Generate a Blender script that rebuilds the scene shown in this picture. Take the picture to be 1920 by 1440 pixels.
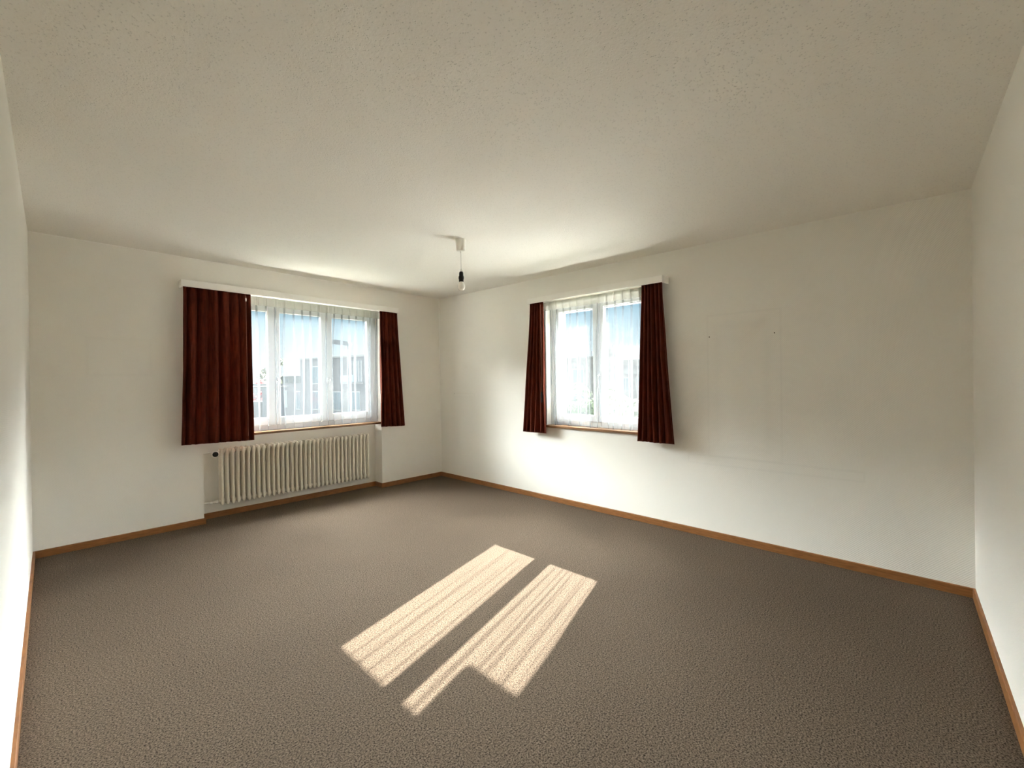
import bpy, bmesh, math, random
from mathutils import Vector, Matrix, noise
C = bpy.context.scene.collection
S = bpy.context.scene
for o in list(bpy.data.objects): bpy.data.objects.remove(o)
PI = math.pi

# ------------------------------------------------------------------ camera
F_PX = 822.91; YAW = 0.806853; PITCH = -0.0024566; ROLL = -0.0136789
CAM = Vector((-3.70028, -4.95706, 1.30478))
fw = Vector((math.sin(YAW)*math.cos(PITCH), math.cos(YAW)*math.cos(PITCH), math.sin(PITCH)))
rt = Vector((math.cos(YAW), -math.sin(YAW), 0)); up = rt.cross(fw)
r2 = rt*math.cos(ROLL) + up*math.sin(ROLL); u2 = -rt*math.sin(ROLL) + up*math.cos(ROLL)
cd = bpy.data.cameras.new('camera'); cam = bpy.data.objects.new('camera', cd); C.objects.link(cam)
m = Matrix((r2, u2, -fw)).transposed().to_4x4(); m.translation = CAM; cam.matrix_world = m
cd.sensor_width = 36; cd.lens = 36*F_PX/1920; cd.shift_x = -2.8/1920; cd.shift_y = -4.26/1920
cd.clip_start = 0.02; cd.clip_end = 1000
S.camera = cam

# ------------------------------------------------------------------ view, sky, sun
S.view_settings.view_transform = 'Standard'; S.view_settings.look = 'None'
S.view_settings.exposure = 1.30; S.view_settings.gamma = 1; S.view_settings.use_curve_mapping = False
try:
    S.cycles.max_bounces = 14; S.cycles.diffuse_bounces = 8; S.cycles.transparent_max_bounces = 32
    S.cycles.transmission_bounces = 8; S.cycles.use_denoising = True; S.cycles.sample_clamp_indirect = 12
    S.cycles.caustics_reflective = False; S.cycles.caustics_refractive = False
except Exception: pass
w = bpy.data.worlds.new('sky'); S.world = w; w.use_nodes = True
nt = w.node_tree; nt.nodes.clear()
out = nt.nodes.new('ShaderNodeOutputWorld'); bg = nt.nodes.new('ShaderNodeBackground')
tc = nt.nodes.new('ShaderNodeTexCoord'); sp = nt.nodes.new('ShaderNodeSeparateXYZ')
rc = nt.nodes.new('ShaderNodeValToRGB')
nt.links.new(tc.outputs['Generated'], sp.inputs[0])
mp = nt.nodes.new('ShaderNodeMapRange'); mp.inputs[1].default_value = -0.2; mp.inputs[2].default_value = 1.0
nt.links.new(sp.outputs['Z'], mp.inputs[0]); nt.links.new(mp.outputs[0], rc.inputs[0])
cr = rc.color_ramp
def zp(z): return (z+0.2)/1.2
cr.elements[0].position = zp(-0.02); cr.elements[0].color = (.55, .55, .52, 1)
cr.elements[1].position = zp(0.0); cr.elements[1].color = (.95, .98, 1.0, 1)
for z, c in ((.06, (.80, .94, 1.0, 1)), (.165, (.50, .80, 1.0, 1)), (.21, (.95, .98, 1.0, 1)), (1.0, (.95, .98, 1.0, 1))):
    e = cr.elements.new(zp(z)); e.color = c
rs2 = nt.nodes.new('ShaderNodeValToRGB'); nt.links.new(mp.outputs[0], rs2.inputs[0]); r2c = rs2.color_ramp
# strength by height of unseen sky band added to light the room (times SKY_FILL)
SKY_BASE, SKY_FILL = .40, 86.0
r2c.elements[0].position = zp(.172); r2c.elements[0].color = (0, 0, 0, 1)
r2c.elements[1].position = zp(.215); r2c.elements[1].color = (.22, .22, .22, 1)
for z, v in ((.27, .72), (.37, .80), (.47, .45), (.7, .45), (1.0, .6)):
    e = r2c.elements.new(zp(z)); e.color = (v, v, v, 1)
rs = nt.nodes.new('ShaderNodeMath'); rs.operation = 'MULTIPLY'; nt.links.new(rs2.outputs[0], rs.inputs[0]); rs.inputs[1].default_value = SKY_FILL
# the added band is bright on the windows' side of the sky and dim on the far side
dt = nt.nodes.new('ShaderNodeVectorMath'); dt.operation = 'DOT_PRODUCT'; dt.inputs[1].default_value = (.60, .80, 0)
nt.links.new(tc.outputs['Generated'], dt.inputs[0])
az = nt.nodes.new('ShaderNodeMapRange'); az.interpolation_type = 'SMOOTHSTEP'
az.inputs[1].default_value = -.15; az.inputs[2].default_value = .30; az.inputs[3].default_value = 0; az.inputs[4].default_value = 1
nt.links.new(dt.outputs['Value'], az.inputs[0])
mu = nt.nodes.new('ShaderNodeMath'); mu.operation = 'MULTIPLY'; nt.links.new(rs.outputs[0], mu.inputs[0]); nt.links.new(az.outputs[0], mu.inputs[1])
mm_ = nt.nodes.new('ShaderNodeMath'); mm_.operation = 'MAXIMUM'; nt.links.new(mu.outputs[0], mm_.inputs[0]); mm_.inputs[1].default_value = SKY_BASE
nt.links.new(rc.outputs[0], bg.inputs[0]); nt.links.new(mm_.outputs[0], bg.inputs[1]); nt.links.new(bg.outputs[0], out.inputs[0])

sd = bpy.data.lights.new('sun', 'SUN'); sun = bpy.data.objects.new('sun', sd); C.objects.link(sun)
sd.energy = 22; sd.angle = math.radians(.38); sd.color = (1.0, .96, .90)
sun.rotation_euler = Vector((1, .28, .681)).to_track_quat('Z', 'Y').to_euler()
sun.location = (20, 6, 14)

# ------------------------------------------------------------------ materials
def mat(name, col, rough=.6, spec=.3, metal=0):
    m = bpy.data.materials.new(name); m.use_nodes = True
    b = m.node_tree.nodes['Principled BSDF']
    b.inputs['Base Color'].default_value = (*col, 1); b.inputs['Roughness'].default_value = rough
    b.inputs['Specular IOR Level'].default_value = spec; b.inputs['Metallic'].default_value = metal
    return m
def nd(m, t, **k):
    n = m.node_tree.nodes.new(t)
    for a, v in k.items(): setattr(n, a, v)
    return n
def ln(m, a, b): m.node_tree.links.new(a, b)
def bsdf(m): return m.node_tree.nodes['Principled BSDF']
def add_noise(m, c1, c2, scale, detail=3, bump=0, bdist=.002, stretch=None, lo=.35, hi=.65):
    g = nd(m, 'ShaderNodeNewGeometry'); t = nd(m, 'ShaderNodeTexNoise'); t.inputs['Scale'].default_value = scale; t.inputs['Detail'].default_value = detail
    src = g.outputs['Position']
    if stretch:
        mm = nd(m, 'ShaderNodeMapping'); mm.inputs['Scale'].default_value = stretch; ln(m, src, mm.inputs[0]); src = mm.outputs[0]
    ln(m, src, t.inputs['Vector'])
    r = nd(m, 'ShaderNodeValToRGB'); r.color_ramp.elements[0].position = lo; r.color_ramp.elements[1].position = hi
    r.color_ramp.elements[0].color = (*c1, 1); r.color_ramp.elements[1].color = (*c2, 1)
    ln(m, t.outputs[0], r.inputs[0]); ln(m, r.outputs[0], bsdf(m).inputs['Base Color'])
    if bump:
        bn = nd(m, 'ShaderNodeBump'); bn.inputs['Strength'].default_value = bump; bn.inputs['Distance'].default_value = bdist
        ln(m, t.outputs[0], bn.inputs['Height']); ln(m, bn.outputs[0], bsdf(m).inputs['Normal'])
    return r, t
def math_(m, op, a, b=None, c=None):
    n = nd(m, 'ShaderNodeMath', operation=op)
    for i, v in enumerate((a, b, c)):
        if v is None: continue
        if isinstance(v, (int, float)): n.inputs[i].default_value = v
        else: ln(m, v, n.inputs[i])
    return n.outputs[0]

WALLC = (.875, .85, .79)
def wall_mat(name, axis, marks=()):
    """woven diagonal wallpaper; marks = outlines left by hung pictures (a0,a1,z0,z1,width,strength)"""
    m = mat(name, WALLC, .75, .15)
    g = nd(m, 'ShaderNodeNewGeometry'); s = nd(m, 'ShaderNodeSeparateXYZ'); ln(m, g.outputs['Position'], s.inputs[0])
    A = s.outputs[axis]; Z = s.outputs['Z']
    # twill relief: two crossed waves
    k = 2*PI/.014
    w1 = math_(m, 'SINE', math_(m, 'MULTIPLY', math_(m, 'ADD', A, Z), k))
    w2 = math_(m, 'SINE', math_(m, 'MULTIPLY', math_(m, 'SUBTRACT', A, Z), k*.9))
    hsum = math_(m, 'MULTIPLY', w1, math_(m, 'ADD', math_(m, 'MULTIPLY', w2, .5), 1.0))
    bn = nd(m, 'ShaderNodeBump'); bn.inputs['Strength'].default_value = .22; bn.inputs['Distance'].default_value = .0012
    ln(m, hsum, bn.inputs['Height']); ln(m, bn.outputs[0], bsdf(m).inputs['Normal'])
    t = nd(m, 'ShaderNodeTexNoise'); t.inputs['Scale'].default_value = 1.3; t.inputs['Detail'].default_value = 3
    ln(m, g.outputs['Position'], t.inputs['Vector'])
    f = math_(m, 'ADD', math_(m, 'MULTIPLY', t.outputs[0], .06), .97)
    wn = nd(m, 'ShaderNodeTexNoise'); wn.inputs['Scale'].default_value = 6; ln(m, g.outputs['Position'], wn.inputs['Vector'])
    wob = math_(m, 'MULTIPLY', math_(m, 'SUBTRACT', wn.outputs[0], .5), .012)
    for (a0, a1, z0, z1, wd, st) in marks:
        da = math_(m, 'SUBTRACT', math_(m, 'ABSOLUTE', math_(m, 'SUBTRACT', A, (a0+a1)/2)), abs(a1-a0)/2)
        dz = math_(m, 'SUBTRACT', math_(m, 'ABSOLUTE', math_(m, 'SUBTRACT', Z, (z0+z1)/2)), abs(z1-z0)/2)
        d = math_(m, 'ABSOLUTE', math_(m, 'ADD', math_(m, 'MAXIMUM', da, dz), wob))
        mr = nd(m, 'ShaderNodeMapRange'); mr.inputs[1].default_value = 0; mr.inputs[2].default_value = wd
        mr.inputs[3].default_value = 1-st; mr.inputs[4].default_value = 1
        ln(m, d, mr.inputs[0]); f = math_(m, 'MULTIPLY', f, mr.outputs[0])
    mx = nd(m, 'ShaderNodeVectorMath', operation='SCALE'); mx.inputs[0].default_value = WALLC
    ln(m, f, mx.inputs['Scale']); ln(m, mx.outputs[0], bsdf(m).inputs['Base Color'])
    return m
M_wall_x = wall_mat('wallpaper_back', 'X', [(-3.52, -3.12, 1.40, 1.70, .02, .02)])
M_wall_y = wall_mat('wallpaper_right', 'Y', [(-4.144, -3.62, .672, 1.81, .012, .035), (-4.05, -3.69, .745, 1.72, .05, .028),
                                             (-4.62, -3.45, .60, .664, .012, .035), (-.72, -.30, 1.10, 1.145, .01, .03)])
M_ceil = mat('ceiling_stipple', (.80, .77, .70), .8, .1)
gc = nd(M_ceil, 'ShaderNodeNewGeometry'); t1 = nd(M_ceil, 'ShaderNodeTexNoise'); t1.inputs['Scale'].default_value = 95; t1.inputs['Detail'].default_value = 4
t2 = nd(M_ceil, 'ShaderNodeTexVoronoi'); t2.inputs['Scale'].default_value = 100; t3 = nd(M_ceil, 'ShaderNodeTexNoise'); t3.inputs['Scale'].default_value = 60
for t_ in (t1, t2, t3): ln(M_ceil, gc.outputs['Position'], t_.inputs['Vector'])
pr = nd(M_ceil, 'ShaderNodeMapRange'); pr.inputs[1].default_value = .16; pr.inputs[2].default_value = .34; ln(M_ceil, t2.outputs['Distance'], pr.inputs[0])       # 0 inside a pit
gt = nd(M_ceil, 'ShaderNodeMapRange'); gt.inputs[1].default_value = .46; gt.inputs[2].default_value = .54; ln(M_ceil, t3.outputs[0], gt.inputs[0])
pit = math_(M_ceil, 'MULTIPLY', math_(M_ceil, 'SUBTRACT', 1, pr.outputs[0]), gt.outputs[0])
hh = math_(M_ceil, 'SUBTRACT', math_(M_ceil, 'MULTIPLY', t1.outputs[0], .8), pit)
bc = nd(M_ceil, 'ShaderNodeBump'); bc.inputs['Strength'].default_value = .42; bc.inputs['Distance'].default_value = .005
ln(M_ceil, hh, bc.inputs['Height']); ln(M_ceil, bc.outputs[0], bsdf(M_ceil).inputs['Normal'])
sc_ = nd(M_ceil, 'ShaderNodeVectorMath', operation='SCALE'); sc_.inputs[0].default_value = (.88, .85, .79)
ln(M_ceil, math_(M_ceil, 'SUBTRACT', 1, math_(M_ceil, 'MULTIPLY', pit, .15)), sc_.inputs['Scale']); ln(M_ceil, sc_.outputs[0], bsdf(M_ceil).inputs['Base Color'])
# carpet: flecked loop pile with worn patches
M_carpet = mat('carpet', (.3, .25, .2), .95, .05)
g = nd(M_carpet, 'ShaderNodeNewGeometry')
tA = nd(M_carpet, 'ShaderNodeTexNoise'); tA.inputs['Scale'].default_value = 160; tA.inputs['Detail'].default_value = 5; tA.inputs['Roughness'].default_value = .7
tB = nd(M_carpet, 'ShaderNodeTexNoise'); tB.inputs['Scale'].default_value = 1.1; tB.inputs['Detail'].default_value = 4
tC = nd(M_carpet, 'ShaderNodeTexVoronoi'); tC.inputs['Scale'].default_value = 150
for t in (tA, tB, tC): ln(M_carpet, g.outputs['Position'], t.inputs['Vector'])
rr = nd(M_carpet, 'ShaderNodeValToRGB'); rr.color_ramp.elements[0].position = .37; rr.color_ramp.elements[1].position = .60
rr.color_ramp.elements[0].color = (.017, .011, .007, 1); rr.color_ramp.elements[1].color = (.198, .150, .110, 1)
ln(M_carpet, tA.outputs[0], rr.inputs[0])
f = math_(M_carpet, 'ADD', math_(M_carpet, 'MULTIPLY', tB.outputs[0], .36), .82)
f = math_(M_carpet, 'MULTIPLY', f, math_(M_carpet, 'SUBTRACT', 1.12, math_(M_carpet, 'MULTIPLY', tC.outputs['Distance'], .3)))
sv = nd(M_carpet, 'ShaderNodeVectorMath', operation='SCALE'); ln(M_carpet, rr.outputs[0], sv.inputs[0]); ln(M_carpet, f, sv.inputs['Scale'])
ln(M_carpet, sv.outputs[0], bsdf(M_carpet).inputs['Base Color'])
bn = nd(M_carpet, 'ShaderNodeBump'); bn.inputs['Strength'].default_value = .2; bn.inputs['Distance'].default_value = .004
ln(M_carpet, tA.outputs[0], bn.inputs['Height']); ln(M_carpet, bn.outputs[0], bsdf(M_carpet).inputs['Normal'])

M_oak = mat('oak_stained', (.19, .085, .03), .45, .4)
add_noise(M_oak, (.19, .075, .02), (.29, .12, .036), 14, 4, 0, 0, (1, 1, 9), .3, .7)
M_sill = mat('oak_sill', (.36, .19, .08), .35, .5)
add_noise(M_sill, (.17, .085, .035), (.25, .13, .058), 16, 4, 0, 0, (1, 1, 6), .3, .7)
M_pelmet = mat('cream_painted_board', (.91, .89, .84), .4, .4)
M_pvc = mat('white_window_paint', (.82, .83, .82), .35, .5)
M_rad = mat('cream_radiator_enamel', (.78, .73, .62), .3, .5)
M_white = mat('white_plastic', (.82, .80, .74), .4, .4)
M_black = mat('black_plastic', (.012, .011, .010), .4, .4)
M_metal = mat('brushed_metal', (.6, .6, .6), .35, .5, 1)
M_dark = mat('dark_hole', (.03, .025, .02), .8, .1)
M_rubber = mat('glazing_gasket', (.08, .08, .09), .6, .2)
# velvet
M_velvet = mat('rust_velvet', (.13, .022, .010), .85, .1)
add_noise(M_velvet, (.05, .008, .0035), (.10, .017, .007), 60, 3, .2, .001, (1, 1, .15))
b = bsdf(M_velvet); b.inputs['Sheen Weight'].default_value = .22; b.inputs['Sheen Roughness'].default_value = .4; b.inputs['Sheen Tint'].default_value = (.75, .22, .10, 1)
_v = M_velvet.node_tree; _tl = _v.nodes.new('ShaderNodeBsdfTranslucent'); _tl.inputs[0].default_value = (.55, .11, .035, 1)
_m = _v.nodes.new('ShaderNodeMixShader'); _m.inputs[0].default_value = .035; _o = [n_ for n_ in _v.nodes if n_.type == 'OUTPUT_MATERIAL'][0]
_v.links.new(b.outputs[0], _m.inputs[1]); _v.links.new(_tl.outputs[0], _m.inputs[2]); _v.links.new(_m.outputs[0], _o.inputs[0])
# glass pane
M_glass = bpy.data.materials.new('window_glass'); M_glass.use_nodes = True; n = M_glass.node_tree; n.nodes.clear()
o_ = n.nodes.new('ShaderNodeOutputMaterial'); mx = n.nodes.new('ShaderNodeMixShader'); tr = n.nodes.new('ShaderNodeBsdfTransparent'); gl = n.nodes.new('ShaderNodeBsdfGlossy')
tr.inputs[0].default_value = (.96, .98, .97, 1); gl.inputs['Roughness'].default_value = .02; mx.inputs[0].default_value = .010
n.links.new(tr.outputs[0], mx.inputs[1]); n.links.new(gl.outputs[0], mx.inputs[2]); n.links.new(mx.outputs[0], o_.inputs[0])
# sheer voile
def voile(name, open_, col=(.80, .82, .83)):
    m = bpy.data.materials.new(name); m.use_nodes = True; n = m.node_tree; n.nodes.clear()
    o_ = n.nodes.new('ShaderNodeOutputMaterial'); mx = n.nodes.new('ShaderNodeMixShader'); mx2 = n.nodes.new('ShaderNodeMixShader')
    tr = n.nodes.new('ShaderNodeBsdfTransparent'); df = n.nodes.new('ShaderNodeBsdfDiffuse'); tl = n.nodes.new('ShaderNodeBsdfTranslucent')
    df.inputs[0].default_value = (*col, 1); tl.inputs[0].default_value = (*col, 1)
    mx2.inputs[0].default_value = .45; mx.inputs[0].default_value = 1-open_
    n.links.new(df.outputs[0], mx2.inputs[1]); n.links.new(tl.outputs[0], mx2.inputs[2])
    n.links.new(tr.outputs[0], mx.inputs[1]); n.links.new(mx2.outputs[0], mx.inputs[2]); n.links.new(mx.outputs[0], o_.inputs[0])
    return m
M_voile = voile('voile', .74, (.17, .18, .19)); M_tape = voile('voile_heading', .50, (.52, .50, .44))
# bulb: clear-ish glass over frosted look
M_bulb = mat('frosted_bulb_glass', (.90, .86, .78), .12, .6)
bsdf(M_bulb).inputs['Coat Weight'].default_value = .6
# outdoors
M_render = mat('grey_render', (.1, .1, .1), .9, .1); add_noise(M_render, (.026, .026, .027), (.036, .036, .036), 2, 4)
M_render_w = mat('white_render', (.085, .085, .083), .9, .1)
M_render_s = mat('sandy_render', (.20, .185, .165), .9, .1); add_noise(M_render_s, (.028, .028, .026), (.08, .078, .072), 3, 6)
M_pane = mat('dark_pane', (.03, .05, .06), .08, .8)
M_blue = mat('blue_panel', (.08, .14, .22), .3, .5)
M_wframe = mat('outside_window_frame', (.12, .12, .12), .4, .4)
M_slate = mat('roof_slate', (.06, .055, .05), .8, .2)
M_red = mat('red_foliage', (.25, .03, .025), .8, .1)
M_green = mat('green_foliage', (.045, .07, .025), .8, .1)
M_pale = mat('olive_foliage', (.09, .10, .05), .8, .1)
M_bark = mat('bark', (.06, .045, .03), .9, .1)
M_ground = mat('ground_paving', (.09, .09, .085), .95, .1); add_noise(M_ground, (.018, .026, .012), (.035, .038, .028), .25, 3)
M_reflector = mat('pale_reflector', (.78, .76, .72), .95, .1)  # for the added ground sheet that bounces light indoors
M_lampmetal = mat('grey_metal', (.08, .09, .11), .5, .4)
M_hill = mat('wooded_hill', (.06, .08, .09), 1, 0)

# ------------------------------------------------------------------ mesh helpers
def box(bm, x0, x1, y0, y1, z0, z1, bev=0, seg=1):
    x0, x1 = sorted((x0, x1)); y0, y1 = sorted((y0, y1)); z0, z1 = sorted((z0, z1))
    vs = [bm.verts.new((x, y, z)) for x in (x0, x1) for y in (y0, y1) for z in (z0, z1)]
    fs = [(0, 1, 3, 2), (4, 6, 7, 5), (0, 4, 5, 1), (2, 3, 7, 6), (0, 2, 6, 4), (1, 5, 7, 3)]
    nf = [bm.faces.new([vs[i] for i in f]) for f in fs]
    if bev:
        es = {e for f in nf for e in f.edges}
        bmesh.ops.bevel(bm, geom=list(es), offset=bev, segments=seg, affect='EDGES', profile=.5)
def tube(bm, pts, r, n=12, cap=True):
    """tube through pts; r scalar or list"""
    pts = [Vector(p) for p in pts]; rs_ = r if isinstance(r, (list, tuple)) else [r]*len(pts)
    t0 = (pts[1]-pts[0]).normalized(); a = Vector((0, 0, 1)) if abs(t0.z) < .9 else Vector((1, 0, 0))
    nrm = t0.cross(a).normalized(); rings = []
    for i, p in enumerate(pts):
        t = (pts[min(i+1, len(pts)-1)]-pts[max(i-1, 0)]).normalized()
        nrm = (nrm-t*nrm.dot(t)).normalized(); bb = t.cross(nrm)
        rings.append([bm.verts.new(p+(nrm*math.cos(2*PI*k/n)+bb*math.sin(2*PI*k/n))*rs_[i]) for k in range(n)])
    for i in range(len(rings)-1):
        for k in range(n): bm.faces.new((rings[i][k], rings[i][(k+1) % n], rings[i+1][(k+1) % n], rings[i+1][k]))
    if cap: bm.faces.new(rings[0][::-1]); bm.faces.new(rings[-1])
def lathe(bm, prof, n=32, axis='Z', at=(0, 0, 0)):
    """profile of (radius, height)"""
    at = Vector(at); rings = []
    for (r, h) in prof:
        ring = []
        for k in range(n):
            a = 2*PI*k/n; c, s = r*math.cos(a), r*math.sin(a)
            v = {'Z': (c, s, h), 'Y': (c, h, s), 'X': (h, c, s)}[axis]
            ring.append(bm.verts.new(at+Vector(v)))
        rings.append(ring)
    for i in range(len(rings)-1):
        for k in range(n): bm.faces.new((rings[i][k], rings[i][(k+1) % n], rings[i+1][(k+1) % n], rings[i+1][k]))
    bm.faces.new(rings[0][::-1]); bm.faces.new(rings[-1])
def obj(name, bm, m, parent=None, smooth=False, keep=False, normals=True):
    if normals: bmesh.ops.recalc_face_normals(bm, faces=bm.faces)
    me = bpy.data.meshes.new(name); bm.to_mesh(me); bm.free()
    if smooth:
        for p in me.polygons: p.use_smooth = True
        if smooth != 'all':
            try: me.set_sharp_from_angle(angle=math.radians(40))
            except Exception: pass
    me.materials.append(m)
    o = bpy.data.objects.new(name, me); C.objects.link(o)
    if parent:
        o.parent = parent
        o.matrix_parent_inverse = world(parent).inverted()
    return o
def world(o):
    mm = Matrix.LocRotScale(o.location, o.rotation_euler, o.scale)
    return mm if not o.parent else world(o.parent) @ o.matrix_parent_inverse @ mm
def nb(): return bmesh.new()
def thing(name, label, cat, loc=(0, 0, 0), group=None):
    o = bpy.data.objects.new(name, None); C.objects.link(o); o.location = loc; o.empty_display_size = .1
    o['label'] = label; o['category'] = cat
    if group: o['group'] = group
    return o
def tag(o, label, cat, group=None):
    o['label'] = label; o['category'] = cat
    if group: o['group'] = group
    return o
def struct(name, bm, m, label=None, **k):
    o = obj(name, bm, m, **k); o['kind'] = 'structure'
    if label: o['label'] = label; 
    return o

# ------------------------------------------------------------------ room
LA, LB, H = 3.8335, 5.1228, 2.45
HL, HR = 2.4907, 2.3861
def ceil_z(x, y): return H + (HL-H)*(-x/LA) + (HR-H)*(-y/LB)
def left_x(y): return -LA + .0056*(-y)            # left wall runs very slightly out of square
def near_y(x): return -LB - .0397*(-x)            # near wall too
T = .36                                            # outer wall thickness
OX0, OX1, OZ1 = -2.748, -.904, 2.20                # opening above the radiator niche
NICHE = .165
PY0, PY1, PZ1 = -3.12, -1.91, 2.108                # opening in the right wall
SZ = .82                                           # top of the sills

bm = nb(); box(bm, -4.4, T, -5.9, T, -.12, 0); struct('floor', bm, M_carpet, 'beige flecked wall to wall carpet')['category'] = 'floor'
bm = nb()
def cv(x, y, top=False): return bm.verts.new((x, y, 2.85 if top else ceil_z(x, y)))
lo_ = [cv(-4.4, -5.9), cv(T, -5.9), cv(T, T), cv(-4.4, T)]; hi_ = [cv(-4.4, -5.9, 1), cv(T, -5.9, 1), cv(T, T, 1), cv(-4.4, T, 1)]
bm.faces.new(lo_[::-1]); bm.faces.new(hi_)
for i in range(4): bm.faces.new((lo_[i], lo_[(i+1) % 4], hi_[(i+1) % 4], hi_[i]))
struct('ceiling', bm, M_ceil, 'cream stippled plaster ceiling')['category'] = 'ceiling'
WZ = 2.6
bm = nb()
box(bm, -4.3, OX0, 0, T, 0, WZ); box(bm, OX1, T, 0, T, 0, WZ); box(bm, OX0, OX1, 0, T, OZ1, WZ); box(bm, OX0, OX1, NICHE, T, 0, SZ-.025)
struct('wall_back', bm, M_wall_x, 'cream papered wall with the radiator niche')['category'] = 'wall'
bm = nb()
box(bm, 0, T, -5.9, PY0, 0, WZ); box(bm, 0, T, PY1, 0, 0, WZ); box(bm, 0, T, PY0, PY1, PZ1, WZ); box(bm, 0, T, PY0, PY1, 0, SZ-.025)
struct('wall_right', bm, M_wall_y, 'long cream papered wall with faint marks of hung pictures')['category'] = 'wall'
def quad_wall(name, pts, m, label):
    bm = nb(); a = [bm.verts.new((x, y, 0)) for x, y in pts]; b_ = [bm.verts.new((x, y, WZ)) for x, y in pts]
    bm.faces.new(a[::-1]); bm.faces.new(b_)
    for i in range(4): bm.faces.new((a[i], a[(i+1) % 4], b_[(i+1) % 4], b_[i]))
    struct(name, bm, m, label)['category'] = 'wall'
quad_wall('wall_left', [(left_x(0), 0), (left_x(-5.6), -5.6), (-4.3, -5.6), (-4.3, 0)], wall_mat('wallpaper_left', 'Y'), 'cream papered side wall at the left edge')
quad_wall('wall_near', [(0, near_y(0)), (0, -5.7), (-4.0, -5.7), (-4.0, near_y(-4.0))], wall_mat('wallpaper_near', 'X'), 'cream papered side wall at the right edge')

# baseboards
BH, BT = .0545, .013
def board(bm, p, q, n, z0=0):
    """board from p to q, projecting along n"""
    p, q, n = Vector((*p, 0)), Vector((*q, 0)), Vector((*n, 0)).normalized()
    d = (q-p).normalized(); prof = [(0, z0), (BT, z0), (BT, BH-.004), (BT-.003, BH), (0, BH)]
    A = [bm.verts.new(p+n*a+Vector((0, 0, z))) for a, z in prof]; B = [bm.verts.new(q+n*a+Vector((0, 0, z))) for a, z in prof]
    bm.faces.new(A); bm.faces.new(B[::-1])
    for i in range(5): bm.faces.new((A[i], B[i], B[(i+1) % 5], A[(i+1) % 5]))
bm = nb()
board(bm, (left_x(0), 0), (OX0+BT, 0), (0, -1)); board(bm, (OX0, 0), (OX0, NICHE), (1, 0)); board(bm, (OX0+BT, NICHE), (OX1-BT, NICHE), (0, -1))
board(bm, (OX1, NICHE), (OX1, 0), (-1, 0)); board(bm, (OX1-BT, 0), (0, 0), (0, -1))
struct('baseboard_back', bm, M_oak, 'brown wooden baseboard running into the radiator niche')['category'] = 'baseboard'
bm = nb(); board(bm, (0, -BT), (0, -3.2195), (-1, 0)); board(bm, (0, -3.221), (0, near_y(0)), (-1, 0))
struct('baseboard_right', bm, M_oak, 'brown wooden baseboard under the long right wall')['category'] = 'baseboard'
bm = nb(); board(bm, (left_x(-BT), -BT), (left_x(-5.2), -5.2), (1, 0))
struct('baseboard_left', bm, M_oak, 'brown wooden baseboard along the left side wall')['category'] = 'baseboard'
bm = nb(); board(bm, (-BT, near_y(-BT)), (-3.79, near_y(-3.79)), (-.0397, 1))
struct('baseboard_near', bm, M_oak, 'brown wooden baseboard along the right side wall')['category'] = 'baseboard'

bm = nb(); tube(bm, [(-.003, -.003, BH), (-.003, -.003, 2.45)], .005, 8); struct('trim_2', bm, M_pelmet, 'pale painted bead in the room corner')['category'] = 'trim'
bm = nb(); tube(bm, [(left_x(0), -.002, ceil_z(-LA, 0)-.003), (0, -.002, H-.003)], .004, 8); struct('trim_3', bm, M_pelmet, 'pale painted edge where the window wall meets the ceiling')['category'] = 'trim'
# ------------------------------------------------------------------ windows.  local frame: a along wall, d outward depth, z up
def mapper(kind):
    # returns box function in (a, d, z); kind 'A': a=x d=y ; kind 'B': a=-y... d=x
    if kind == 'A': return lambda bm, a0, a1, d0, d1, z0, z1, bev=0: box(bm, a0, a1, d0, d1, z0, z1, bev)
    return lambda bm, a0, a1, d0, d1, z0, z1, bev=0: box(bm, d0, d1, a0, a1, z0, z1, bev)
def pt(kind, a, d, z): return Vector((a, d, z)) if kind == 'A' else Vector((d, a, z))
def ring(bx, bm, a0, a1, z0, z1, wa0, wa1, wz0, wz1, d0, d1, bev=.003):
    bx(bm, a0, a0+wa0, d0, d1, z0, z1, bev); bx(bm, a1-wa1, a1, d0, d1, z0, z1, bev)
    bx(bm, a0+wa0-.002, a1-wa1+.002, d0+.0005, d1-.0005, z0, z0+wz0, bev); bx(bm, a0+wa0-.002, a1-wa1+.002, d0+.0005, d1-.0005, z1-wz1, z1, bev)
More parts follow.
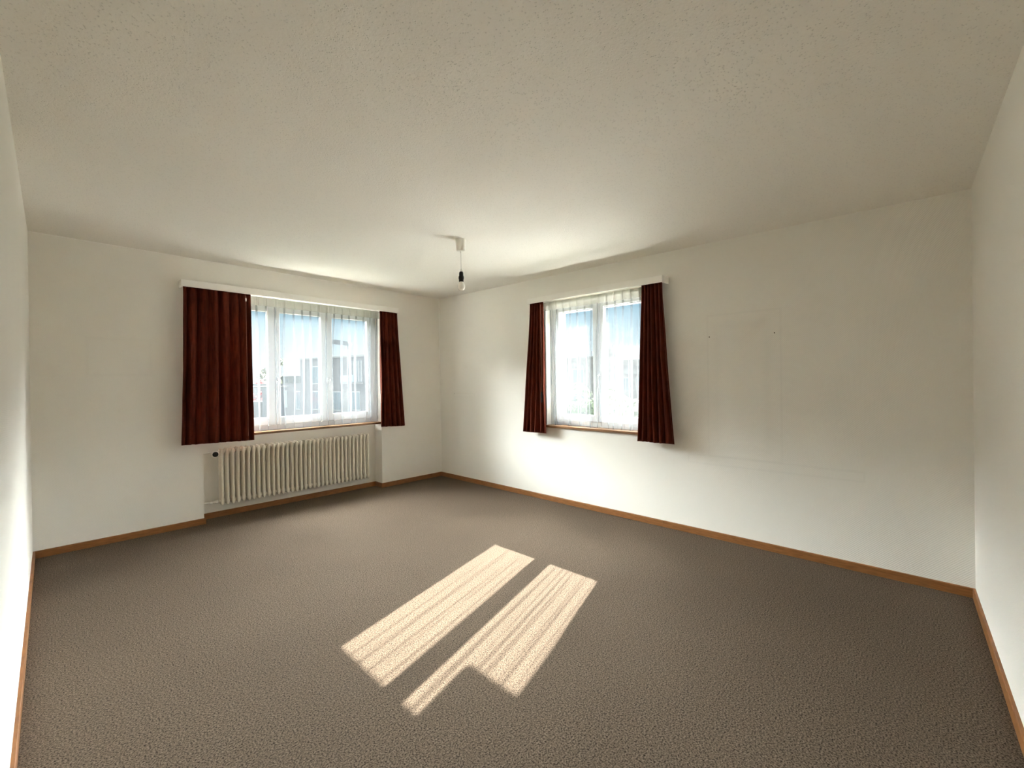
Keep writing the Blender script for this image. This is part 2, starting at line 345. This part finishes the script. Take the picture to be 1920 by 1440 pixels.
def window(idx, kind, a0, a1, zt, sashes, gl, gz0, gz1, szt, handles, label):
    bx = mapper(kind)
    root = bpy.data.objects.new('window_%d' % idx, None); C.objects.link(root)
    root.location = pt(kind, (a0+a1)/2, .1, SZ); root['kind'] = 'structure'; root['label'] = label; root['category'] = 'window'
    bm = nb(); ring(bx, bm, a0, a1, SZ-.02, zt, .07, .07, .07, .08, .11, .17)
    for s in sashes[1:]: bx(bm, s[0]-.035, s[0]+.035, .115, .165, SZ+.03, zt-.06, .003)
    obj('window_frame', bm, M_pvc, root)
    for (s0, s1), (g0, g1) in zip(sashes, gl):
        z0, z1 = .872, szt
        bm = nb(); s0i, s1i = s0+.0015, s1-.0015
        ring(bx, bm, s0i, s1i, z0, z1, g0-s0i, s1i-g1, gz0-z0, z1-gz1, .085, .135, .005)
        sash = obj('window_sash', bm, M_pvc, root)
        bm = nb(); ring(bx, bm, g0-.001, g1+.001, gz0-.001, gz1+.001, .004, .004, .004, .004, .100, .106, 0)
        obj('gasket', bm, M_rubber, sash)
        bm = nb(); bx(bm, g0-.004, g1+.004, .110, .114, gz0-.004, gz1+.004)
        obj('glass', bm, M_glass, sash)
        for ha in handles:
            if s0 <= ha < s1:
                bm = nb(); bx(bm, ha-.013, ha+.013, .078, .086, 1.30, 1.37, .003)
                tube(bm, [pt(kind, ha, .082, 1.345), pt(kind, ha, .048, 1.345), pt(kind, ha, .040, 1.338), pt(kind, ha, .038, 1.25), pt(kind, ha, .040, 1.225)], [.008, .008, .0085, .0085, .007])
                obj('window_handle', bm, M_metal, sash, smooth=True)
    bm = nb(); bx(bm, a0, a1, -.03, .13, SZ-.025, SZ, .004)
    obj('window_sill', bm, M_sill, root)
    return root
W1S = [(-2.680, -2.085), (-2.085, -1.540), (-1.540, -.960)]
window(1, 'A', OX0+.002, OX1-.002, OZ1, W1S, [(-2.60, -2.156), (-2.036, -1.601), (-1.472, -1.036)], .955, 2.06, 2.14, [-2.068, -1.520],
       'white three sash window above the radiator')
W2S = [(-3.075, -2.515), (-2.515, -1.950)]
window(2, 'B', PY0+.002, PY1-.002, PZ1, W2S, [(-3.01, -2.583), (-2.454, -2.022)], .940, 2.035, 2.085, [-2.535],
       'white two sash window in the long right wall')

# ------------------------------------------------------------------ curtain boxes
def pelmet(kind, a0, a1, zl, zr, h, label):
    """long low box: front board, two end boards, top board; zl/zr bottom heights at a0/a1"""
    root = thing('curtain_pelmet', label, 'pelmet', pt(kind, (a0+a1)/2, -.065, (zl+zr)/2))
    D = .132; s = (zr-zl)/(a1-a0)
    def sheared(bm):
        for v in bm.verts:
            a = v.co.x if kind == 'A' else v.co.y
            v.co.z += zl + s*(a-a0)
    bx = mapper(kind)
    bm = nb(); bx(bm, a0, a1, -D, -D+.016, 0, h, .0015); sheared(bm); obj('front_board', bm, M_pelmet, root)
    for e0, e1 in ((a0, a0+.016), (a1-.016, a1)):
        bm = nb(); bx(bm, e0, e1, -D+.016, 0, 0, h, .001); sheared(bm); obj('end_board', bm, M_pelmet, root)
    bm = nb(); bx(bm, a0+.016, a1-.016, -D+.016, 0, h-.014, h); sheared(bm); obj('top_board', bm, M_pelmet, root)
    for d in (-.085, -.035):
        bm = nb(); bx(bm, a0+.02, a1-.02, d-.006, d+.006, h-.03, h-.014); sheared(bm); obj('curtain_rail', bm, M_white, root)
    return s
pelmet('A', -2.916, -.722, 2.190, 2.168, .060, 'long cream curtain pelmet above the three sash window')
pelmet('B', -3.300, -1.762, 2.127, 2.137, .058, 'shorter cream curtain pelmet above the two sash window')

# ------------------------------------------------------------------ curtains
def drape(kind, top, bot, zt, zb, folds, seed, label, group, wand=None, amp=.036, d0=-.088):
    """velvet drape; top/bot = (a0,a1) widths at head and hem, zb=(z at a0, z at a1)"""
    rnd = random.Random(seed); nf = folds; per = 14; nu = nf*per; nv = 46
    ph = [rnd.uniform(.75, 1.3) for _ in range(nf)]; tot = sum(ph); edges = [0]
    for p_ in ph: edges.append(edges[-1]+p_/tot)
    aw = [rnd.uniform(.65, 1.25) for _ in range(nf)]; dr = [rnd.uniform(-.012, .012) for _ in range(nf)]
    bm = nb(); grid = []
    for j in range(nv+1):
        v = j/nv; row = []
        e = v**1.3
        a0 = top[0]+(bot[0]-top[0])*e; a1 = top[1]+(bot[1]-top[1])*e
        for i in range(nu+1):
            k = min(i//per, nf-1); tt = (i-k*per)/per
            u = edges[k]+(edges[k+1]-edges[k])*tt
            A = amp*aw[k]*(.5+.5*min(1, v*2.0))*(1+.25*math.sin(3*v+k*2.1))
            th = 2*PI*tt
            d = -A*math.cos(th)*(1) + .004*math.sin(7*v+k*1.7)
            side = .30*(a1-a0)/nf*math.sin(th)*.42*(1 if v > .06 else v/.06)
            a = a0+(a1-a0)*u+side + dr[k]*math.sin(PI*tt)*v
            a = a+.003*noise.noise(Vector((i*.21, v*5, seed)))
            zz_b = zb[0]+(zb[1]-zb[0])*u + .004*math.cos(th)
            z = zt(a)+(zz_b-zt(a))*v
            row.append(bm.verts.new(pt(kind, a, d0+d, z)))
        grid.append(row)
    for j in range(nv):
        for i in range(nu): bm.faces.new((grid[j][i], grid[j][i+1], grid[j+1][i+1], grid[j+1][i]))
    root = thing('curtain', label, 'curtain', pt(kind, (bot[0]+bot[1])/2, d0, min(zb)), group)
    o = obj('drape', bm, M_velvet, root, smooth='all')
    sm = o.modifiers.new('thick', 'SOLIDIFY'); sm.thickness = .003; sm.offset = 0
    # heading tape at the back of the drape
    bm = nb(); mapper(kind)(bm, top[0]+.01, top[1]-.01, d0-.004, d0+.004, zt(top[0])-.01, zt(top[0])+.012, .001); obj('heading_tape', bm, M_velvet, root)
    if wand:
        (wa, wd, z0, z1, grip) = wand
        bm = nb(); tube(bm, [pt(kind, wa, wd, z1), pt(kind, wa+.003, wd, z0)], .0022, 8)
        wn = obj('draw_wand', bm, M_velvet_wand, root, smooth=True)
        wn['label'] = 'thin draw wand hanging at the leading edge'
        bm = nb()
        if grip: tube(bm, [pt(kind, wa+.003, wd, z0+.002), pt(kind, wa+.003, wd, z0-.006), pt(kind, wa+.003, wd, z0-.10), pt(kind, wa+.003, wd, z0-.115)], [.004, .008, .008, .004], 10); obj('wand_grip', bm, M_black if grip == 'dark' else M_velvet_wand, wn, smooth=True)
        else: lathe(bm, [(.002, .0), (.006, .006), (.006, .03), (.002, .036)], 10, 'Z', pt(kind, wa, wd, z1-.05)); obj('wand_ferrule', bm, M_white, wn, smooth=True)
    return root
M_velvet_wand = mat('brown_plastic_wand', (.30, .12, .08), .4, .4)
G = 'rust red velvet curtains'
def ztA(a): return 2.190+(2.168-2.190)*(a+2.916)/(2.916-.722)+.012
def ztB(a): return 2.127+.0065*(a+3.30)+.012
drape('A', (-2.900, -2.362), (-2.932, -2.352), ztA, (.765, .752), 7, 3, 'widest dark rust velvet curtain, left of the three sash window', G, (-2.408, -.128, .80, 2.16, None))
drape('A', (-.968, -.728), (-.975, -.640), ztA, (.765, .750), 5, 5, 'narrow rust velvet curtain at the right end of the radiator window', G, (-.975, -.122, 1.17, 2.14, 'rust'), amp=.031)
drape('B', (-1.955, -1.775), (-1.975, -1.650), ztB, (.738, .735), 5, 8, 'narrow rust velvet curtain nearest the room corner, beside the two sash window', G, (-1.945, -.122, 1.18, 2.11, 'dark'), amp=.031)
drape('B', (-3.285, -3.090), (-3.372, -3.045), ztB, (.747, .747), 6, 11, 'rust velvet curtain flaring at the right end of the two sash window', G, amp=.033)

# ------------------------------------------------------------------ sheers
def sheer(kind, a0, a1, zt, zb, n, d0, seed, label, wild=1.0, lift=0):
    rnd = random.Random(seed); P = (a1-a0)/n; per = 36; nv = 44
    ctr = [a0+(i+.5)*P for i in range(n)]
    lean = [rnd.uniform(-.026, .026)*wild for _ in range(n)]; lean2 = [rnd.uniform(-.018, .018)*wild for _ in range(n)]
    wbot = [rnd.uniform(.35, .95) for _ in range(n)]; wmid = [rnd.uniform(.6, 1.2) for _ in range(n)]
    sub = [(rnd.choice((-.34, .34, .30)), rnd.choice((0, 0, .008, .010)) if wild > 1 else 0) for _ in range(n)]
    bm = nb(); grid = []
    def fold(v, k):
        if v < .10: return .0175
        q = (v-.10)/.90
        return .0175+(.026*wmid[k]-.0175)*min(1, q*6) if q < .17 else .026*wmid[k]*(1-q)**.45*(.75+.25*wbot[k])+.006*wbot[k]
    for j in range(nv+1):
        v = j/nv; row = []
        for k in range(n):
            sh = lean[k]*math.sin(v*PI*.9)*min(1, v*4)+lean2[k]*max(0, v-.3)
            A = fold(v, k)
            for i in range(per):
                tt = i/per; x = tt-.5
                env = math.exp(-(x/.16)**2)
                a = ctr[k]+P*x - A*math.sin(2*PI*x*3)*env + sh*math.exp(-(x/.25)**2)
                x2 = x-sub[k][0]-.05*math.sin(v*4+k); e2 = math.exp(-(x2/.07)**2)*min(1, max(0, v-.12)*5)
                a -= sub[k][1]*math.sin(2*PI*x2*6)*e2
                d = d0 + .005*e2*math.sin(2*PI*x2*3+.5) + .009*env*math.sin(2*PI*x*1.5+.6) + .006*math.sin(2*PI*(x+.25)) * min(1, v*3) + .004*noise.noise(Vector((a*6, v*3, seed)))
                z = zt(a)+(zb+lift*max(0, noise.noise(Vector((a*9, 0, seed))))-zt(a))*v
                row.append(bm.verts.new(pt(kind, a, d, z)))
        row.append(bm.verts.new(pt(kind, a1, d0, zt(a1)+(zb-zt(a1))*v)))
        grid.append(row)
    W = len(grid[0])
    for j in range(nv):
        for i in range(W-1): bm.faces.new((grid[j][i], grid[j][i+1], grid[j+1][i+1], grid[j+1][i]))
    root = thing('sheer_curtain', label, 'sheer curtain', pt(kind, (a0+a1)/2, d0, zb))
    obj('voile', bm, M_voile, root, smooth='all')
    # stiff pleated heading tape, 9 cm deep
    bm = nb(); rows = []
    for z_off in (0, -.045, -.088):
        row = []
        for k in range(n):
            for i in range(per):
                x = i/per-.5; env = math.exp(-(x/.16)**2)
                a = ctr[k]+P*x - .0170*math.sin(2*PI*x*3)*env
                d = d0 - .003 + .009*env*math.sin(2*PI*x*1.5+.6)
                row.append(bm.verts.new(pt(kind, a, d, zt(a)+z_off)))
        rows.append(row)
    for j in range(2):
        for i in range(len(rows[0])-1): bm.faces.new((rows[j][i], rows[j][i+1], rows[j+1][i+1], rows[j+1][i]))
    hd = obj('heading', bm, M_tape, root, smooth='all'); hd['label'] = 'denser pleated heading band'
sheer('A', -2.42, -.912, lambda a: ztA(a)-.006, SZ+.006, 17, -.022, 21, 'long white sheer curtain across the three sash window')
sheer('B', -3.08, -1.86, lambda a: ztB(a)-.006, SZ+.006, 14, -.022, 33, 'white sunlit sheer curtain across the two sash window', 1.2, .05)

# ------------------------------------------------------------------ radiator
rad = thing('radiator', 'cream column radiator mounted in the niche under the window', 'radiator', (-1.82, .085, .12))
RX0, NS, RP = -2.590, 34, .0461
RZ0, RZ1 = .136, .684
def section_mesh():
    bm = nb()
    for y in (-.038, 0, .038):
        zt_, zb_ = RZ1, RZ0
        tube(bm, [(0, y, zb_), (0, y, zb_+.004), (0, y, zb_+.015), (0, y, zb_+.03), (0, y, zb_+.05), (0, y, zb_+.075), (0, y, zt_-.075), (0, y, zt_-.05), (0, y, zt_-.03), (0, y, zt_-.015), (0, y, zt_-.004), (0, y, zt_)],
             [.003, .009, .0145, .0165, .0155, .0120, .0120, .0155, .0165, .0145, .009, .003], 14)
    for z in (RZ0+.032, RZ1-.032):
        tube(bm, [(-RP/2, 0, z), (RP/2, 0, z)], .019, 14)                                  # hub to the next section
        box(bm, -.010, .010, -.038, .038, z-.015, z+.015, .004)                             # web joining the columns
    return bm
first = None
for i in range(NS):
    loc = Vector((RX0+i*RP, .078, 0))
    if first is None:
        first = obj('radiator_section', section_mesh(), M_rad, rad, smooth=True)
        first.location = loc
    else:
        c = first.copy(); c.location = loc; C.objects.link(c); c.parent = rad; c.matrix_parent_inverse = first.matrix_parent_inverse.copy()
bm = nb(); tube(bm, [(RX0-.028, .078, RZ0+.032), (RX0-.05, .078, RZ0+.032)], .017, 16); tube(bm, [(RX0-.05, .078, RZ0+.032), (RX0-.066, .078, RZ0+.032)], .013, 6)
tube(bm, [(RX0-.064, .078, RZ0+.032), (OX0-.01, .078, RZ0+.034)], .0085, 12); box(bm, RX0-.10, RX0-.075, .066, .09, RZ0+.02, RZ0+.046, .005)
obj('return_pipe', bm, M_white, rad, smooth=True)
bm = nb(); zv = RZ1-.036
tube(bm, [(RX0-.02, .078, zv), (RX0-.05, .078, zv), (RX0-.052, .078, zv)], .013, 14)
tube(bm, [(RX0-.07, .078, zv), (OX0-.01, .078, zv)], .0075, 12); tube(bm, [(RX0-.05, .078, zv), (RX0-.075, .078, zv)], .011, 12)
obj('flow_pipe', bm, M_white, rad, smooth=True)
bm = nb(); lathe(bm, [(.012, .045), (.017, .04), (.026, .030), (.031, .015), (.032, -.012), (.030, -.018), (.0255, -.019)], 28, 'Y', (-2.655, 0, zv-.006))
kn = obj('thermostat_head', bm, M_white, rad, smooth=True)
bm = nb(); lathe(bm, [(.0245, -.012), (.0240, -.021), (.021, -.023), (.006, -.0235)], 24, 'Y', (-2.655, 0, zv-.006)); obj('dial', bm, M_black, kn, smooth=True)['label'] = 'black dial face'
for bxn in (RX0+1.6*RP, RX0+(NS-2.5)*RP):
    for z in (RZ0+.045, RZ1-.06):
        bm = nb(); box(bm, bxn-.008, bxn+.008, .10, NICHE+.004, z-.008, z+.008, .002); obj('wall_bracket', bm, M_white, rad)

# ------------------------------------------------------------------ pendant bulb
LX, LY = -1.450, -2.237; CZ = ceil_z(LX, LY)
lamp = thing('pendant_lamp', 'bare light bulb on a short cord under the ceiling', 'ceiling lamp', (LX, LY, CZ))
bm = nb(); lathe(bm, [(.020, .004), (.0415, .002), (.0425, -.004), (.040, -.016), (.0345, -.082), (.0335, -.090), (.026, -.094), (.007, -.095), (.0055, -.106), (.0035, -.108)], 36, 'Z', (LX, LY, CZ)); obj('canopy', bm, M_white, lamp, smooth=True)
bm = nb(); tube(bm, [(LX, LY, CZ-.10), (LX+.001, LY-.001, CZ-.17), (LX+.0015, LY-.001, 2.19)], .0028, 10); obj('cord', bm, M_white, lamp, smooth=True)
bm = nb(); lathe(bm, [(.003, 2.202), (.0055, 2.198), (.0065, 2.176), (.003, 2.172)], 14, 'Z', (LX+.0015, LY-.001, 0)); obj('cord_grip', bm, M_white, lamp, smooth=True)
bm = nb(); lathe(bm, [(.004, 2.181), (.012, 2.180), (.0165, 2.172), (.0175, 2.146), (.0205, 2.142), (.0215, 2.136), (.0215, 2.122), (.0195, 2.118), (.0185, 2.100), (.014, 2.099)], 28, 'Z', (LX+.0015, LY-.001, 0)); obj('socket', bm, M_black, lamp, smooth=True)
bm = nb(); lathe(bm, [(.012, 2.104), (.0145, 2.099), (.0175, 2.092), (.0235, 2.083), (.0285, 2.073), (.0305, 2.062), (.0295, 2.050), (.0255, 2.040), (.0190, 2.0325), (.010, 2.0285), (.002, 2.0275)], 32, 'Z', (LX+.0015, LY-.001, 0)); obj('bulb', bm, M_bulb, lamp, smooth='all')

# ------------------------------------------------------------------ screws and nails left in the walls
def nail(loc, axis, label, r=.004):
    bm = nb(); lathe(bm, [(r*.4, .004), (r, 0), (r, -.002), (r*.5, -.0035)] if axis == 'Y' else [(r*.4, .004), (r, 0), (r, -.002), (r*.5, -.0035)], 12, axis, (0, 0, 0))
    o = obj('wall_screw', bm, M_dark, smooth=True); o.location = loc; tag(o, label, 'screw')
nail((0, -3.635, 1.639), 'X', 'small dark screw in the right wall, nearer the window')
nail((0, -4.104, 1.634), 'X', 'small dark screw in the right wall, farther from the window')
nail((0, -.312, 1.142), 'X', 'tiny screw low on the right wall near the room corner', .003)

# ------------------------------------------------------------------ outdoors
def frame(origin, u):
    u = Vector((u[0], u[1], 0)).normalized(); n_ = Vector((u.y, -u.x, 0))   # n_ points away from the flat or towards it, see use
    if n_.dot(Vector((CAM.x, CAM.y, 0))-Vector((origin[0], origin[1], 0))) > 0: n_ = -n_
    return Matrix(((u.x, n_.x, 0, origin[0]), (u.y, n_.y, 0, origin[1]), (0, 0, 1, 0), (0, 0, 0, 1)))
def fbox(Mx, u0, u1, d0, d1, z0, z1, name, m, parent=None, bev=0):
    bm = nb(); box(bm, u0, u1, d0, d1, z0, z1, bev); bmesh.ops.transform(bm, matrix=Mx, verts=bm.verts); return obj(name, bm, m, parent)
def owin(Mx, u0, u1, z0, z1, parent, m=None, mull=True, out=.02):
    f = fbox(Mx, u0, u1, -out, .02, z0, z1, 'window', M_wframe, parent)
    um = (u0+u1)/2
    if mull:
        fbox(Mx, u0+.07, um-.03, -out-.015, 0, z0+.07, z1-.07, 'pane', m or M_pane, f); fbox(Mx, um+.03, u1-.07, -out-.015, 0, z0+.07, z1-.07, 'pane', m or M_pane, f)
    else: fbox(Mx, u0+.07, u1-.07, -out-.015, 0, z0+.07, z1-.07, 'pane', m or M_pane, f)
GZ = -9.0
bm = nb(); box(bm, -60, 220, -80, 260, GZ-.3, GZ); g_ = obj('ground', bm, M_ground); g_['kind'] = 'structure'; g_['label'] = 'ground around the neighbouring houses'; g_['category'] = 'ground'
bm = nb()
for q_ in ((13, 31, -60, 16),): box(bm, *q_, GZ, GZ+.05)  # unseen pale ground, added to throw light up to the ceiling
y_ = obj('reflector', bm, M_reflector); y_['kind'] = 'structure'; y_['label'] = 'unseen pale ground sheet added to bounce light into the room'; y_['category'] = 'reflector'
# neighbour block seen through window 1
MA = frame((13.89, 42.46), (.2222, -.9750))
A = thing('apartment_building', 'grey flat roofed apartment block beyond the three sash window', 'building', (13.89+.2222*7, 42.46-.975*7, GZ))
fbox(MA, 0, 3.42, 0, 11, GZ, 3.75, 'wall', M_render, A)
fbox(MA, 3.42, 5.06, .9, 11, GZ, 3.66, 'recess_wall', M_render_s, A)
fbox(MA, 5.06, 15.5, 0, 11, GZ, 3.75, 'wall', M_render, A)
fbox(MA, -.06, 15.56, -.08, 11, 3.75, 3.90, 'roof_edge', M_render_w, A)
fbox(MA, -9.0, 0, 0, 11, GZ, 1.34, 'low_wing', M_render, A)
for a in ((1.85, 3.35, 1.23, 3.03), (1.88, 2.98, -1.36, .54), (5.23, 6.38, -1.36, .49), (-.81, .15-.18, -1.39, .54), (7.95, 9.10, -1.29, .49), (10.4, 11.6, -1.29, .49), (10.2, 11.7, 1.4, 3.1), (1.9, 3.0, -4.4, -2.5), (5.2, 6.4, -4.4, -2.5)): owin(MA, *a, A)
owin(MA, -3.78, -2.36, -1.22, .60, A, M_blue, False)
bc = fbox(MA, 7.76, 9.45, -.03, .02, 1.36, 3.41, 'balcony_door', M_pane, A)
for k in range(5): fbox(MA, 7.80+k*.36, 8.0+k*.36, -.06, -.03, 1.4, 3.36, 'curtain_strip', M_render_w, bc)
fbox(MA, 7.70, 9.50, -1.1, 0, 1.22, 1.36, 'balcony_slab', M_render_w, A)
fbox(MA, 7.72, 9.48, -1.10, -1.06, 1.40, 2.0, 'balcony_railing', M_blue, A)
fbox(MA, 6.42, 7.58, -.05, .02, -4, .70, 'downpipe_panel', M_render_s, A)
# white house far off
MH = frame((24.57, 81.18), (.6917, -.7222))
Hh = thing('house', 'white house with small windows far behind the apartment block', 'building', (25.8, 79.9, GZ))
fbox(MH, -1.0, 5.6, 0, 7, GZ, 2.54, 'wall', M_render_w, Hh); fbox(MH, -1.1, 5.7, -.1, 7.1, 2.54, 2.68, 'roof_edge', M_slate, Hh)
for k in range(4): owin(MH, -.1+k*1.25, .35+k*1.25, 1.55, 2.15, Hh, mull=False)
for k, (u_, h_) in enumerate(((.3, .9), (2.6, 1.3), (3.2, .7))):
    fbox(MH, u_, u_+.09, 2, 2.09, 2.6, 2.6+h_, 'roof_aerial', M_lampmetal, Hh)
# carport far left of window 1
MP = frame((9.0, 39.6), (.70, -.71))
P_ = thing('carport', 'flat roofed carport at the lower left of the radiator window', 'carport', (9.4, 39.2, GZ))
fbox(MP, -2.2, 1.3, 0, 3.5, .95, 1.08, 'roof', M_render_w, P_); fbox(MP, .35, .85, .2, 3.2, GZ, .95, 'side_wall', M_lampmetal, P_)
for u_ in (-2.0, -1.0, 1.1): fbox(MP, u_, u_+.09, .1, .2, GZ, .95, 'post', M_wframe, P_)
fbox(MP, -2.2, .4, 1.5, 3.4, -6, -.35, 'low_wall', M_render_w, P_)
# street lamp
sl = thing('street_lamp', 'grey street lamp with a flat lantern, seen through the right pane of the radiator window', 'street lamp', (5.56, 14.28, GZ))
bm = nb(); tube(bm, [(5.56, 14.28, GZ), (5.56, 14.28, -2), (5.56, 14.28, 3.02)], [.10, .075, .055], 12); obj('pole', bm, M_lampmetal, sl, smooth=True)
ML = frame((4.98, 14.95), (.70, -.78))
bm = nb()
prof = [(-.05, 3.12), (0.02, 3.26), (.10, 3.31), (.90, 3.18), (.98, 3.05), (.95, 2.98), (.70, 3.02), (.06, 3.10)]
for s_ in (-.14, .14): pass
Aq = [bm.verts.new(ML @ Vector((u_, -.14, z_))) for u_, z_ in prof]; Bq = [bm.verts.new(ML @ Vector((u_, .14, z_))) for u_, z_ in prof]
bm.faces.new(Aq); bm.faces.new(Bq[::-1])
for i in range(len(prof)): bm.faces.new((Aq[i], Bq[i], Bq[(i+1) % len(prof)], Aq[(i+1) % len(prof)]))
obj('lantern', bm, M_lampmetal, sl)
# buildings through window 2
MB = frame((31.74, 23.10), (.2846, -.9586))
B = thing('apartment_building', 'pale rendered building filling the left pane of the two sash window', 'building', (32.3, 21, GZ))
fbox(MB, -9, 4.6, 0, 10, GZ, 3.55, 'wall', M_render_s, B); fbox(MB, -9.1, 4.7, -.1, 10, 3.5, 3.62, 'roof_edge', M_render_w, B)
for k in range(3): fbox(MB, 2.85+k*.45, 2.93+k*.45, .4, .48, 3.6, 4.15, 'roof_aerial', M_lampmetal, B)
for z_ in (-1.6, .9):
    for k in range(4): owin(MB, -6.2+k*2.7, -5.0+k*2.7, z_, z_+1.5, B)
MC = frame((31.07, 16.58), (.6918, -.7221))
Ct = thing('stair_tower', 'pale narrow tower between the two outer buildings', 'building', (31.4, 16.3, GZ))
fbox(MC, -.05, .85, 0, 1.6, GZ, 4.02, 'wall', M_render_s, Ct); fbox(MC, -.1, .9, -.06, 1.7, 3.98, 4.08, 'cap', M_slate, Ct)
for k in range(3): fbox(MC, .05+k*.26, .13+k*.26, .3, .38, 4.05, 4.45, 'chimney_pot', M_lampmetal, Ct)
MD = frame((49.60, 26.14), (.6918, -.7221))
Dh = thing('house', 'brown roofed house with a white band, right pane of the two sash window', 'building', (52, 24, GZ))
fbox(MD, -.4, 8, 0, 9, GZ, 3.2, 'wall', M_render_s, Dh); fbox(MD, -.6, 8.2, -.3, 9.2, 3.2, 3.95, 'roof', M_slate, Dh)
fbox(MD, -.6, 8.2, -.9, 0, 2.0, 2.62, 'balcony_band', M_render_w, Dh)
for k in range(4): owin(MD, .4+k*1.9, 1.4+k*1.9, -.3, 1.5, Dh)
# hill
bm = nb(); pts_ = []
for i in range(41):
    x = i/40; pts_.append((-40+300*x, 9+5*math.sin(2.2*x*PI)*math.sin(x*PI)+2*noise.noise(Vector((x*9, 0, 0)))))
hl = [bm.verts.new((210-.55*u_, u_-20, GZ)) for u_, z_ in pts_]; ht = [bm.verts.new((240-.55*u_, u_-20, max(GZ+1, z_))) for u_, z_ in pts_]; hb = [bm.verts.new((300-.55*u_, u_-20, GZ)) for u_, z_ in pts_]
for i in range(40): bm.faces.new((hl[i], hl[i+1], ht[i+1], ht[i])); bm.faces.new((ht[i], ht[i+1], hb[i+1], hb[i]))
tag(obj('hill', bm, M_hill, smooth='all'), 'low wooded hill on the horizon behind the houses', 'hill')
# unseen overhang and drop plate added outside window 2 to notch the sun patch
bm = nb(); box(bm, T, 1.0, -5.2, -2.45, 2.60, 2.78); box(bm, .955, 1.0, -5.2, -2.45, 2.31, 2.605)
o = obj('added_overhang', bm, M_render_w); o['kind'] = 'structure'; o['label'] = 'unseen overhang added outside the right window to notch the sun patch'; o['category'] = 'overhang'
# trees
def tree(x, y, zc, r, m, seed, name, label, n=900, squash=1.15, group=None):
    rnd = random.Random(seed); t = thing(name, label, 'tree', (x, y, GZ), group)
    bm = nb(); tube(bm, [(x, y, GZ), (x+.05, y, (GZ+zc)/2), (x, y, zc+r*.3)], [.045*r+.06, .035*r+.05, .02], 8); obj('trunk', bm, M_bark, t, smooth=True)
    bm = nb()
    blobs = [(Vector((rnd.gauss(0, .42), rnd.gauss(0, .42), rnd.gauss(0, .42)*squash))*r, r*rnd.uniform(.28, .5)) for _ in range(16)]
    for k in range(n):
        c, rr_ = blobs[rnd.randrange(16)]
        d = Vector((rnd.gauss(0, 1), rnd.gauss(0, 1), rnd.gauss(0, 1))).normalized()
        p_ = Vector((x, y, zc))+c+d*rr_*rnd.uniform(.6, 1.05)
        a = Vector((rnd.gauss(0, 1), rnd.gauss(0, 1), rnd.gauss(0, 1))).normalized(); b_ = a.cross(d).normalized()*r*.07; a = b_.cross(d).normalized()*r*.07
        q = [bm.verts.new(p_+a), bm.verts.new(p_+b_), bm.verts.new(p_-a), bm.verts.new(p_-b_)]
        bm.faces.new(q)
    obj('crown', bm, m, t, normals=False)
tree(15.67, 61.5, .9, 1.5, M_red, 1, 'maple_tree', 'red leaved tree far behind the carport')
tree(10.1, 45.0, -.6, 1.1, M_red, 2, 'maple_tree', 'red bushy tree just behind the carport roof')
tree(18.0, 66.0, 1.4, 2.2, M_pale, 4, 'tree', 'thin green tree beside the red tree on the horizon')
tree(18.8, 7.69, -1.6, 2.6, M_pale, 6, 'tree', 'leafy tree low in the right pane of the two sash window', 1600)
tree(25.6, 15.4, -1.7, 2.6, M_green, 7, 'tree', 'dark leafy tree low in the left pane of the two sash window', 1600)
tree(10.0, 31.0, -4.2, 1.9, M_pale, 9, 'tree', 'small tree in front of the grey apartment block', 900)
